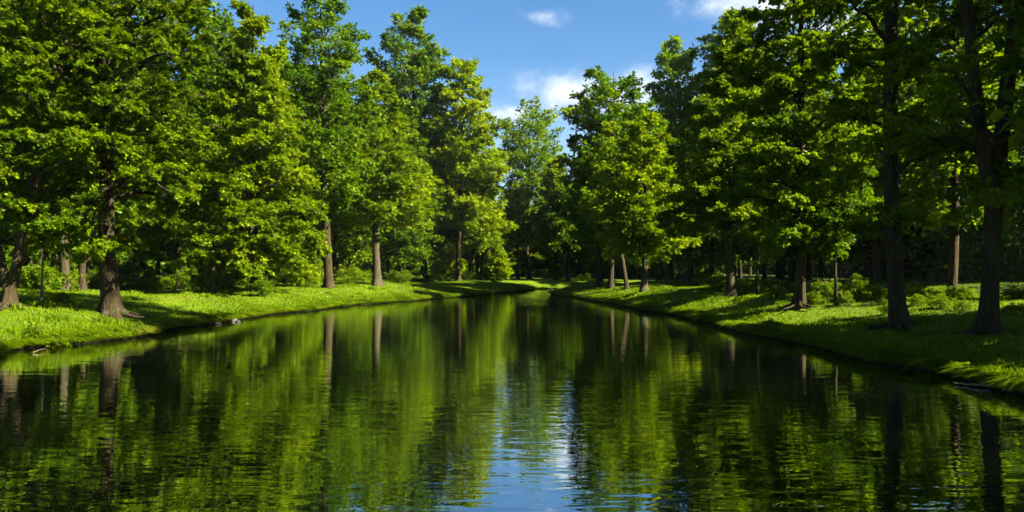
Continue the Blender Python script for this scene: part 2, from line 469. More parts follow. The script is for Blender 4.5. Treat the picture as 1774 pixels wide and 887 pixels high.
# ------------------------------------------------------------------ terrain
LEFT = np.array([(-14.6, -40), (-14.0, 0), (-13.5, 14), (-13.25, 20.6), (-12.95, 25.2), (-12.2, 35.5), (-11.3, 44), (-9.9, 51.2), (-6.6, 59.8), (-3.4, 70.5), (-0.6, 80), (1.3, 89), (2.0, 91.5), (2.3, 95), (3.2, 97.2), (12, 98.4), (30, 99.2), (70, 100), (150, 100.8)])
RIGHT = np.array([(9.6, -40), (9.3, 5), (9.0, 13.9), (9.15, 15.7), (8.95, 18.9), (8.7, 21.8), (8.5, 26.6), (8.1, 35.9), (6.95, 49.7), (5.3, 64.8), (3.9, 76), (4.3, 79.5), (6.5, 84), (9.5, 89), (14, 92), (30, 94), (70, 94.6), (150, 95.2)])
def densify(P, step=0.35, seed=0):
    d = np.concatenate([[0], np.cumsum(np.linalg.norm(np.diff(P, axis=0), axis=1))])
    s = np.arange(0, d[-1], step)
    # Catmull-like smoothing: linear, then two box passes
    x = np.interp(s, d, P[:, 0]); y = np.interp(s, d, P[:, 1])
    k = np.ones(9) / 9
    for _ in range(2):
        xp = np.pad(x, 4, mode='edge'); yp = np.pad(y, 4, mode='edge')
        x = np.convolve(xp, k, 'valid'); y = np.convolve(yp, k, 'valid')
    rng = np.random.default_rng(seed)
    w = np.interp(s, np.arange(0, d[-1] + 2, 1.6), rng.normal(0, 0.24, len(np.arange(0, d[-1] + 2, 1.6))))
    w += np.interp(s, np.arange(0, d[-1] + 2, 0.6), rng.normal(0, 0.09, len(np.arange(0, d[-1] + 2, 0.6))))
    g = np.arange(0, d[-1] + 6, 4.4)
    w += np.interp(s, g, rng.normal(0, 0.26, len(g)) * np.where(np.arange(len(g)) % 2, 1, -1) * 1.0)
    return np.stack([x + w, y], -1)
BL, BR = densify(LEFT, seed=3), densify(RIGHT, seed=4)
BL[:, 1] = np.maximum.accumulate(BL[:, 1]); BR[:, 1] = np.maximum.accumulate(BR[:, 1])
BANK = np.concatenate([BL, BR])
def XL(y): return np.interp(y, BL[:, 1], BL[:, 0])
def XR(y): return np.interp(y, BR[:, 1], BR[:, 0])

_g = np.random.default_rng(11)
_waves = [(_g.uniform(.15, .9), _g.uniform(0, 6.28), _g.uniform(0, 6.28)) for _ in range(14)]
def bumps(x, y):
    z = 0
    for (k, a, p) in _waves:
        z = z + np.sin(k * (x * math.cos(a) + y * math.sin(a)) + p) * (0.036 / (0.3 + k))
    return z
def bank_dist(x, y):
    x = np.asarray(x, float).ravel(); y = np.asarray(y, float).ravel()
    out = np.full(len(x), 1e9)
    for i in range(0, len(x), 4000):
        xx = x[i:i + 4000, None]; yy = y[i:i + 4000, None]
        out[i:i + 4000] = np.sqrt(((xx - BANK[None, ::2, 0]) ** 2 + (yy - BANK[None, ::2, 1]) ** 2).min(1))
    return out
def land_z(d, x, y):
    return 0.12 + 0.97 * (1 - np.exp(-d / 3.3)) + bumps(x, y) * np.clip(d / 2, 0, 1) + 0.02 * np.clip(d - 12, 0, 30) + 0.13 * np.sin(y * 0.95 + 0.9 * np.sin(y * 0.37) + 0.3 * x) * np.exp(-((d - 2.6) / 2.2) ** 2)
def ground_z(x, y):
    x = np.atleast_1d(np.asarray(x, float)); y = np.atleast_1d(np.asarray(y, float))
    inside = (x > XL(y)) & (x < XR(y))
    return np.where(inside, 0.0, land_z(bank_dist(x, y), x, y))
def hit(px, py):
    """the point of the ground that the photo shows at (px, py)"""
    ys = np.arange(8, 240, 0.1)
    xs = (px - CX) / FPX * ys; zs = CAM_H + (HORIZ - py) / FPX * ys
    k = np.argmax(zs <= ground_z(xs, ys))
    if k == 0: k = len(ys) - 1
    return Vector((float(xs[k]), float(ys[k]), float(ground_z(xs[k], ys[k])[0])))

def build_ground():
    d = np.concatenate([np.arange(0, 3, 0.15), np.arange(3, 14, 0.4), np.arange(14, 40, 1.2), np.geomspace(41, 420, 22)])
    ys = np.concatenate([-np.geomspace(300, 12, 12), np.arange(-10, 10, 2.0), np.arange(10, 60, 0.3), np.arange(60, 86, 0.35), np.arange(86, 103, 0.12), np.arange(103, 125, 0.8), np.geomspace(126, 600, 22)])
    nd, ny = len(d), len(ys)
    xl, xr = XL(ys), XR(ys)
    xr = np.maximum(xr, xl)
    Xl = xl[:, None] - d[None, ::-1]; Xr = xr[:, None] + d[None]
    tt = np.array([0, 0.05, 0.3, 0.7, 0.95, 1.0])
    Xc = xl[:, None] + (xr - xl)[:, None] * tt[None]
    X = np.concatenate([Xl, Xc, Xr], 1); Y = np.repeat(ys[:, None], X.shape[1], 1)
    D = bank_dist(X, Y).reshape(X.shape)
    Z = land_z(D, X, Y)
    Z[:, nd - 1] = 0.06; Z[:, nd + 6] = 0.06
    ch = np.array([-0.35, -0.6, -0.9, -0.9, -0.6, -0.35])
    open_ = ((xr - xl) > 0.3)[:, None]
    Zc = np.where(open_, ch[None], Z[:, nd - 1:nd])
    Z[:, nd:nd + 6] = Zc
    closed = ~open_[:, 0]
    Z[closed, nd - 1] = land_z(D[closed, nd - 1], X[closed, nd - 1], Y[closed, nd - 1])
    V = np.stack([X, Y, Z], -1).reshape(-1, 3)
    nx = X.shape[1]
    idx = np.arange(ny * nx).reshape(ny, nx)
    F = np.stack([idx[:-1, :-1], idx[:-1, 1:], idx[1:, 1:], idx[1:, :-1]], -1).reshape(-1, 4)
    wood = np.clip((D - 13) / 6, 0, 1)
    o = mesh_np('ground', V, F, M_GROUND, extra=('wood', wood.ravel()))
    o['kind'] = 'structure'
build_ground()

wv = np.array([(-40, -60, 0), (30, -60, 0), (30, 86, 0), (160, 86, 0), (160, 104, 0), (-40, 104, 0)], float)
water = mesh_np('water', wv, [np.array([[0, 1, 2, 5]]), np.array([[2, 3, 4, 5]])], M_WATER, smooth=False)
water['kind'] = 'structure'

# ------------------------------------------------------------------ trees
def add_tree(name, label, base, geo, leafm, barkm, rz=0.0, cat='tree', group=None):
    e = thing(name, label, cat, base, rz, group)
    (tv, tf), (lv, lf, ti) = geo
    mesh_np('trunk', tv, tf, barkm, e)
    mesh_np('crown', lv, lf, leafm, e, attr=ti, smooth=False)
    return e

def photo_tree(px, py, tw, top, hw, bot, seed, label, name='broadleaf_tree', leafm=None, barkm=None, q=1.0, topx=None, leaf=None, flare=0.6, **kw):
    b = hit(px, py); D = b.y
    H = CAM_H + (HORIZ - top) / FPX * D - b.z
    RW = hw * D / FPX
    cb = max(0.6, CAM_H + (HORIZ - bot) / FPX * D - b.z)
    r0 = 0.86 * tw * D / FPX / 2
    if topx is not None: kw['lean'] = ((topx - px) / FPX * D / H, 0)
    lf = leaf or float(np.clip(0.0042 * D, 0.10, 0.37))
    # leaves follow from crown size over leaf size
    area = 2 * math.pi * RW * (H - cb) * 0.75
    want = q * 3.6 * area / (lf * lf * 0.36)
    nl = int(np.clip(14 + 3.0 * (H - cb), 26, 60)); ns, nt = 9, 6
    nleaf = int(np.clip(want / (nl * ns * nt), 6, 46))
    geo = gen_tree(seed, H, cb, RW, nl=nl, ns=ns, nt=nt, nleaf=nleaf, leaf=lf, r0=r0, flare=flare, twig_geo=D < 70, kside=20 if D < 40 else 10, roots=8 if D < 36 else 0, **kw)
    print(f'TREE {label[:40]:40s} D={D:.1f} x={b.x:.1f} z={b.z:.2f} H={H:.1f} R={RW:.1f} r0={r0:.2f} leaves={nl*ns*nt*nleaf}')
    FRONT.append((b.x, b.y, RW))
    return add_tree(name, label, b, geo, leafm or M_LEAF, barkm or M_BARK)
FRONT = []

# left bank
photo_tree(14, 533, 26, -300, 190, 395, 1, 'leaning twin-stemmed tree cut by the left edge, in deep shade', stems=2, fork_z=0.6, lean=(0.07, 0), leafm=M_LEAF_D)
photo_tree(194, 546, 34, -330, 215, 450, 22, 'big old tree with thick flared trunk nearest the water on the left bank', prof='oval', up=(-14, 62), droop=0.3, barkm=M_BARK, flare=0.75)
photo_tree(440, 505, 13, -10, 122, 478, 3, 'bushy tree with low drooping bright branches hiding its trunk, right of the thick flared trunk', prof='cone', up=(-8, 55), droop=0.3)
photo_tree(570, 498, 18, -25, 88, 365, 4, 'tall airy tree with sky between its top limbs, dark trunk by the left shrubs', prof='tall', q=0.62, topx=556, up=(18, 66), leafm=M_LEAF_G)
photo_tree(653, 494, 16, 125, 96, 388, 5, 'bright sunlit tree with pale lit edge on its grey trunk, left bank', prof='cone', barkm=M_BARK_G, up=(0, 58))
photo_tree(735, 488, 14, 16, 82, 385, 6, 'pointed tall tree with dark slanting trunk behind the bright sunlit one', prof='tall', topx=708, up=(15, 64), leafm=M_LEAF_G)
photo_tree(794, 487, 10, 94, 100, 400, 7, 'pointed tree at the bend of the left bank leaning foliage over the water', prof='cone', topx=806, up=(2, 60))
# middle distance
photo_tree(918, 483, 8, 174, 63, 395, 8, 'tall airy hazy tree standing alone at the far end of the canal', prof='vase', q=0.6, barkm=M_BARK, up=(20, 70), leafm=M_LEAF_G)
photo_tree(962, 484, 6, 272, 44, 430, 9, 'low bright yellow-green tree behind the far bank, right of the lone airy one', prof='cone')
photo_tree(985, 486, 7, 325, 40, 440, 10, 'small dark tree on the far bank lawn beside the right bank point', prof='oval', leafm=M_LEAF_D)
# right bank
photo_tree(1058, 499, 11, 116, 94, 415, 11, 'tall pointed tree at the right bank point, its left side in shade', prof='tall', up=(14, 64), leafm=M_LEAF_G)
photo_tree(1115, 504, 13, 200, 82, 440, 12, 'small conical bright tree with slim grey trunk on the right bank', prof='cone', barkm=M_BARK_G, up=(0, 58))
photo_tree(1197, 492, 10, 60, 66, 400, 13, 'tall dark tree with spiky top behind the small conical bright one', prof='tall', topx=1166, up=(20, 68), leafm=M_LEAF_G)
photo_tree(1232, 492, 11, 6, 78, 400, 14, 'tallest spiky tree at the edge of the right woods under the corner cloud', prof='tall', topx=1276, up=(20, 68))
photo_tree(1266, 514, 17, 20, 112, 410, 15, 'tree with sunlit left-reaching boughs and grey trunk, mid right bank', prof='cone', up=(0, 58), barkm=M_BARK_G)
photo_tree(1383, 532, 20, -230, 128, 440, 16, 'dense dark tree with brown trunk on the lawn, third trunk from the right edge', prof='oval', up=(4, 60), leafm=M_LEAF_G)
photo_tree(1556, 567, 30, -1250, 190, 425, 17, 'broad shady tree with straight brown trunk on the near right bank', prof='tall', up=(4, 60))
photo_tree(1714, 581, 40, -1600, 300, 350, 18, 'massive forked tree with fluted trunk and spreading roots at the right edge', prof='tall', stems=2, fork_z=2.6, up=(10, 60), flare=1.0)


# ------------------------------------------------------------------ woods behind the front row
SKYLINE = ([-200, 0, 350, 400, 480, 640, 760, 860, 900, 980, 1000, 1110, 1200, 1330, 1400, 1774, 2000],
           [-400, -300, -60, 45, 90, 180, 215, 300, 370, 365, 300, 215, 190, 110, -1000, -1000, -1000])
wrng = np.random.default_rng(77)
VAR = []
for i, (H, cb, RW, prof, up) in enumerate(((19, 2.4, 4.1, 'oval', (-6, 60)), (21, 2.9, 3.8, 'tall', (4, 66)), (17, 2.0, 4.0, 'cone', (-8, 58)), (22, 3.2, 4.3, 'oval', (-4, 62)), (18, 2.6, 3.5, 'oval', (0, 64)))):
    VAR.append((H, RW, gen_tree(100 + i, H, cb, RW, prof=prof, up=up, nl=46, ns=8, nt=5, nleaf=9, leaf=0.34, r0=0.19, flare=0.4, twig_geo=False, kside=9, limb_k=4)))
PROTO = {}
SUN_H = np.array([math.sin(SUN_AZ), math.cos(SUN_AZ)])
LIT = [hit(*p) for p in ((1240, 527), (1170, 530), (1090, 521), (1340, 575), (1300, 560), (1030, 510), (1745, 650), (1500, 560), (1340, 522))]
CROWN_LIT = [(hit(*p), L) for p, L in (((1115, 504), 28), ((1266, 514), 13), ((1383, 532), 11), ((1058, 499), 12), ((1556, 567), 15), ((1714, 581), 13))]
def blocks(x, y, r):
    for p, L in CROWN_LIT:
        q = np.array([x - p.x, y - p.y]); a = q @ SUN_H
        if 0 < a < L and abs(q[0] * SUN_H[1] - q[1] * SUN_H[0]) < 3.6: return True
    for p in LIT:
        q = np.array([x - p.x, y - p.y]); a = q @ SUN_H
        if -1 < a < 24 and abs(q[0] * SUN_H[1] - q[1] * SUN_H[0]) < r: return True
    return False
WOOD = {'left': ('wood_tree', 'tall tree standing deep in the dark wood behind the left bank lawn', 'trees of the left wood'),
        'right': ('wood_tree', 'tall tree standing deep in the dark wood behind the right bank lawn', 'trees of the right wood'),
        'far': ('wood_tree', 'tall tree in the bluish wood closing the view past the far bank', 'trees of the far wood')}
def wood_tree(x, y, side, vi=None, h=None):
    name, label, group = WOOD[side]
    vi = int(wrng.integers(len(VAR))) if vi is None else vi
    H, RW, geo = VAR[vi]
    z = float(ground_z(x, y)[0])
    sx = wrng.uniform(.9, 1.15); sz = (h / H) if h else wrng.uniform(.9, 1.1)
    rz = wrng.uniform(0, 6.28)
    if vi not in PROTO:
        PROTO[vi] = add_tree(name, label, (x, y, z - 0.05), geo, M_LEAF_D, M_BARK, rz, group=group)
        e = PROTO[vi]; e.scale = (sx, sx, sz)
    else:
        e = copy_thing(PROTO[vi], label, (x, y, z - 0.05), rz, (sx, sx, sz), group)
    return e
cand = []
for gx in np.arange(-78, 79, 5.6):
    for gy in np.arange(22, 152, 5.6):
        cand.append((gx + wrng.uniform(-1.9, 1.9), gy + wrng.uniform(-1.9, 1.9)))
cand = np.array(cand)
bd = bank_dist(cand[:, 0], cand[:, 1])
inside = (cand[:, 0] > XL(cand[:, 1])) & (cand[:, 0] < XR(cand[:, 1]))
nw = 0
for (x, y), d, ins in zip(cand, bd, inside):
    if ins or abs(x) > 0.74 * y + 3: continue
    side = 'far' if (y > 100 and abs(x) < 40) else ('left' if x < XL(y) and x < 0 else 'right')
    lo, hi_ = {'left': (11.0, 34), 'right': (8.5, 34), 'far': (12, 36)}[side]
    if not lo < d < hi_: continue
    if side != 'far' and y > 118: continue
    if min((x - a) ** 2 + (y - b) ** 2 for a, b, r in FRONT) < 3.4 ** 2: continue
    if side != 'left' and y < 84 and blocks(x, y, 2.6): continue
    if side == 'right' and y < 62 and wrng.uniform() < 0.3: continue
    px = CX + FPX * x / y
    top = np.interp(px, *SKYLINE)
    hmax = CAM_H + (HORIZ - top) / FPX * y - 1.0
    if y > 92 and x > 6 and any(abs((x - a) * SUN_H[1] - (y - b) * SUN_H[0]) < 3.6 and (x - a) > 0 for a, b in ((2.4, 108), (5.6, 102.8))) and x < 40: continue
    h = min(wrng.uniform(17, 24) if not (side == 'right' and y < 66) else wrng.uniform(21, 28), hmax)
    if h < 7: continue
    wood_tree(x, y, side, h=h); nw += 1
# trees added for shade: unseen past the right edge, others near the far bank
for (x, y, h) in ((17.5, 5.5, 17), (14.8, 3.0, 16), (24.5, 15, 19), (24, 17.5, 19), (27, 28.5, 15), (13.0, 7.0, 25), (16.2, 17.0, 25), (13, 102.5, 17), (17.5, 104, 19), (16.2, 88.2, 21), (32, 90, 25)):
    wood_tree(x, y, 'right', h=h); nw += 1
print('WOOD', nw)

# the mass of the wood beyond the last trees one can tell apart
def far_wood():
    rng = np.random.default_rng(5)
    pl = np.array([(-62, 18), (-66, 60), (-60, 100), (-44, 135), (0, 152), (48, 140), (70, 100), (72, 60), (60, 16)], float)
    dd = np.concatenate([[0], np.cumsum(np.linalg.norm(np.diff(pl, axis=0), axis=1))])
    n = 90000
    s = rng.uniform(0, dd[-1], n)
    x = np.interp(s, dd, pl[:, 0]) + rng.normal(0, 2.6, n); y = np.interp(s, dd, pl[:, 1]) + rng.normal(0, 2.6, n)
    hh = 11 + 3 * np.sin(s * 0.31) + 2 * np.sin(s * 0.83 + 1)
    z = rng.uniform(0, 1, n) ** 1.9 * hh - 0.9
    V, F = leaf_geo(np.stack([x, y, z + 1], -1), rng.normal(0, 1, (n, 3)), rng.uniform(.6, 1.2, n), rng, flat=2.0)
    n2 = 70000; s = rng.uniform(0, dd[-1], n2)
    x = np.interp(s, dd, pl[:, 0]) * 0.97 + rng.normal(0, 1.5, n2); y = np.interp(s, dd, pl[:, 1]) * 0.97 + rng.normal(0, 1.5, n2)
    V2, F2 = leaf_geo(np.stack([x, y, rng.uniform(.4, 4.6, n2)], -1), rng.normal(0, 1, (n2, 3)), rng.uniform(.5, .9, n2), rng, flat=2.0)
    F = np.concatenate([F, F2 + len(V)]); V = np.concatenate([V, V2]); n += n2
    n3 = 26000; q = rng.uniform(0, 1, n3)
    x = 33 + 7 * q + rng.normal(0, 1.6, n3) + 2 * np.sin(q * 17); y = 24 + 56 * q + rng.normal(0, 1.2, n3)
    top = 4.2 + 1.2 * np.sin(q * 31) + 0.8 * np.sin(q * 71)
    V3, F3 = leaf_geo(np.stack([x, y, 0.9 + rng.uniform(0, 1, n3) * top], -1), rng.normal(0, 1, (n3, 3)), rng.uniform(.3, .6, n3), rng, flat=2.0)
    F = np.concatenate([F, F3 + len(V)]); V = np.concatenate([V, V3]); n += n3
    o = mesh_np('distant_wood', V, F, M_LEAF_D, attr=np.repeat(rng.uniform(.1, .6, n), 4), smooth=False)
    o['kind'] = 'stuff'
far_wood()

# trunks one can tell apart in front of the woods
def single(px, py, tw, h, RW, cb, seed, label, name='broadleaf_tree', barkm=None, leafm=None, lean=0.0, q=1.0, flare=0.35, **kw):
    b = hit(px, py); D = b.y
    lf = float(np.clip(0.0052 * D, 0.09, 0.4))
    geo = gen_tree(seed, h, cb, RW, nl=24, ns=7, nt=4, nleaf=8, leaf=lf, r0=tw * D / FPX / 2, lean=(lean, 0), flare=flare, twig_geo=D < 60, kside=9, **kw)
    return add_tree(name, label, b, geo, leafm or M_LEAF_D, barkm or M_BARK)
single(113, 503, 15, 15, 3.2, 4.6, 201, 'grey tree trunk in the left wood between the twin-stemmed tree and the thick flared trunk', barkm=M_BARK_G)
single(152, 501, 8, 13, 2.6, 4.2, 202, 'thin dark trunk in the wood just left of the thick flared trunk')
single(315, 501, 12, 16, 3.2, 4.2, 203, 'straight dark trunk at the wood edge, right of the thick flared trunk')
single(388, 497, 8, 12, 2.6, 3.6, 204, 'small slanting pale-edged trunk at the wood edge left of the drooping bushy tree', lean=0.06, barkm=M_BARK_G)
single(817, 485, 6, 13, 2.4, 4.0, 205, 'slim dark trunk on the lawn at the bend of the left bank')
single(833, 485, 7, 11, 2.2, 3.8, 206, 'slim leaning reddish trunk at the bend of the left bank', lean=0.05, barkm=M_BARK_R)
single(898, 484, 5, 13, 2.6, 4.4, 207, 'slim dark trunk on the far lawn, left of the lone airy tree')
single(1086, 501, 8, 12, 2.4, 4.6, 208, 'leaning brown trunk beside the small conical bright tree', barkm=M_BARK, lean=-0.08)
single(1040, 497, 12, 14, 2.8, 4.5, 209, 'dark flared trunk nearest the water at the right bank point')
# saplings
single(72, 521, 4.5, 4.6, 1.0, 2.6, 221, 'spindly pale sapling on the lawn between the twin-stemmed tree and the thick flared trunk', 'sapling', M_WOOD, M_LEAF, flare=.3)
single(370, 508, 6, 7, 1.6, 2.6, 222, 'thin dark sapling on the sunny lawn left of the drooping bushy tree', 'sapling', flare=.3)
single(1312, 511, 5, 7, 1.6, 2.8, 223, 'thin dark sapling among the weeds, between the grey trunk and the brown trunk', 'sapling', flare=.3)
single(1449, 528, 6, 6.5, 1.7, 2.6, 224, 'thin dark sapling at the lawn edge between the two brown trunks of the right bank', 'sapling', flare=.3)
single(862, 486, 3, 4.2, 1.3, 0.6, 225, 'little bright cone-shaped sapling on the lawn at the bend of the left bank', 'sapling', None, M_LEAF, flare=.2, prof='cone')
single(775, 487, 3, 5.0, 1.5, 0.8, 226, 'bright young tree with leaves down to the grass beside the dark slanting trunk', 'sapling', None, M_LEAF, flare=.2, prof='cone')

# ------------------------------------------------------------------ shrubs and weeds
SV = []
for i, (H, RW, nl) in enumerate(((1.5, 1.15, 17), (1.2, 1.3, 16), (1.8, 1.0, 17), (0.9, 0.8, 13))):
    SV.append((H, RW, gen_tree(300 + i, H, 0.08, RW, prof='oval', nl=nl, ns=6, nt=4, nleaf=7, leaf=0.115, rag=(.35, 1.3), r0=0.022, stems=3, fork_z=0.0, up=(10, 66), flare=0.1, kside=5, limb_k=3, wob=.03)))
SPROTO = {}
srng = np.random.default_rng(9)
def shrub(px, py, h, w, label, group=None, vi=None, name='shrub', cat='shrub'):
    vi = int(srng.integers(len(SV))) if vi is None else vi
    b = hit(px, py); D = b.y
    H, RW, ((tv, tf), (lv, lf, ti)) = SV[vi]
    hz = h * D / FPX / H; wz = w * D / FPX / (2 * RW)
    rz = srng.uniform(0, 6.28)
    key = (vi, name)
    if key not in SPROTO:
        e = thing(name, label, cat, b, rz, group); e.scale = (wz, wz, hz)
        mesh_np('stem', tv, tf, M_BARK, e); mesh_np('foliage', lv, lf, M_SHRUB, e, attr=ti, smooth=False)
        SPROTO[key] = e
    else:
        e = copy_thing(SPROTO[key], label, b, rz, (wz, wz, hz), group)
    return e
GL, GR, GF = 'shrubs along the left wood edge', 'shrubs along the right wood edge', 'shrubs on the far lawn'
shrub(240, 503, 32, 40, 'small leafy shrub just right of the thick flared trunk', GL)
shrub(268, 502, 26, 44, 'low bright shrub at the wood edge, second shrub right of the thick flared trunk', GL)
shrub(292, 502, 20, 30, 'little bright shrub beside the straight dark trunk at the left wood edge', GL)
shrub(455, 513, 30, 34, 'small shrub on the sunny bank under the drooping bushy tree', None, 3)
shrub(492, 494, 34, 52, 'sunlit shrub at the right foot of the drooping bushy tree', GL, 0)
shrub(528, 495, 42, 60, 'largest sunlit shrub, left of the dark trunk of the tall airy tree', GL, 2)
shrub(548, 494, 52, 34, 'tall dark narrow shrub behind the largest sunlit shrub', GL, 2)
shrub(602, 493, 36, 54, 'sunlit shrub just right of the dark trunk of the tall airy tree', GL, 0)
shrub(632, 492, 26, 46, 'low sunlit shrub just left of the grey trunk of the bright sunlit tree', GL, 1)
shrub(690, 489, 20, 60, 'wide low shrub in half shade right of the grey trunk of the bright sunlit tree', GL, 1)
shrub(715, 488, 16, 34, 'low dark shrub just left of the dark slanting trunk', GL, 3)
shrub(765, 488, 18, 30, 'little bright shrub right of the dark slanting trunk', GL, 3)
shrub(806, 486, 20, 30, 'clipped bright shrub at the bend of the left bank', GL, 0)
shrub(825, 485, 12, 22, 'flat clipped shrub between slim trunks at the bend of the left bank', GL, 1)
for x, w, h, l in ((946, 8, 9, 'smallest round sunlit shrub on the far lawn'), (955, 11, 12, 'round sunlit shrub, middle one on the far lawn'), (972, 22, 16, 'widest sunlit shrub on the far lawn left of the small dark tree'), (1005, 16, 9, 'low sunlit shrub on the far lawn right of the small dark tree'), (1018, 12, 13, 'upright sunlit shrub on the far lawn near the right bank point')):
    shrub(x, 484, h, w, l, GF, 0)
shrub(105, 524, 16, 60, 'low weedy shrub on the lawn left of the thick flared trunk', None, 1)
for x, y, h, w, l in ((1245, 500, 30, 26, 'young leafy shrub just left of the grey trunk on the right bank'), (1290, 508, 24, 44, 'bright weedy shrub right of the grey trunk on the right bank'),
                      (1305, 508, 32, 40, 'taller sunlit shrub by the thin dark sapling right of the grey trunk'), (1345, 516, 26, 50, 'low sunlit shrub left of the brown trunk, third from right edge'),
                      (1410, 526, 24, 44, 'sunlit weedy shrub right of the third trunk from the right edge'), (1425, 520, 44, 40, 'shady shrub behind the sunlit weeds right of the third trunk'),
                      (1465, 529, 34, 34, 'fern-like sunlit shrub just right of the thin sapling by the lawn edge'), (1490, 520, 60, 60, 'tall dark shrub at the right wood edge behind the fern-like one'),
                      (1522, 519, 32, 40, 'leafy shrub left of the straight brown trunk of the broad shady tree'), (1590, 530, 38, 60, 'dark low shrub just right of the straight brown trunk'),
                      (1630, 535, 44, 80, 'wide dark shrub midway between the two nearest right bank trunks'), (1668, 538, 36, 50, 'dark shrub just left of the massive forked trunk'),
                      (1535, 546, 28, 28, 'small dark clump-like shrub on the lawn touching the straight brown trunk'), (1760, 545, 40, 60, 'dark shrub right of the massive forked trunk')):
    shrub(x, y, h * (0.72 if x < 1560 else 0.5), w * (0.85 if x < 1560 else .7), l, GR if y < 540 else None)
# undergrowth inside the woods, in the dark between the trunks
for i in range(70):
    x = srng.uniform(20, 430) if i % 2 else srng.uniform(1180, 1770)
    y = 503 - srng.uniform(0, 6) if i % 2 else np.interp(x, [1180, 1400, 1770], [496, 510, 522]) - srng.uniform(0, 6)
    shrub(x, y, srng.uniform(22, 46) * (1 if i % 2 else .5), srng.uniform(40, 80) * (1 if i % 2 else .7), 'dark shrub among the trunks in the shade of the ' + ('left wood' if i % 2 else 'right wood'), 'undergrowth of the ' + ('left wood' if i % 2 else 'right wood'))

# weeds at the water's edge
for x, y, h, w, l in ((58, 600, 26, 34, 'leafy weed with upright stems in the sunny grass at the left water edge'), (100, 602, 18, 34, 'low leafy weed leaning over the water at the left edge of the canal'),
                      (243, 583, 14, 10, 'single bright weed on the shaded bank below the thick flared trunk'), (1336, 578, 20, 40, 'bright weed clump at the water edge of the mid right bank')):
    shrub(x, y, h, w, l, None, 3, 'weed', 'weed')

# ------------------------------------------------------------------ grass
def blades(x, y, z, h, w, ldir, lean, rng, tint):
    n = len(x)
    a = rng.uniform(0, 6.28, n)
    s = np.stack([np.cos(a), np.sin(a), np.zeros(n)], -1) * (w[:, None] * 0.5)
    b = np.stack([x, y, z], -1)
    m = b.copy(); m[:, 2] += h * 0.62; m[:, :2] += ldir * (lean * h * 0.35)[:, None]
    t = b.copy(); t[:, 2] += h * np.clip(1 - lean * 0.55, .1, 1); t[:, :2] += ldir * (lean * h)[:, None]
    V = np.stack([b - s, b + s, m + s * .8, m - s * .8, t], 1).reshape(-1, 3)
    i = np.arange(n)[:, None] * 5
    return V, [i + np.array([0, 1, 2, 3]), i + np.array([3, 2, 4])], np.repeat(tint, 5)

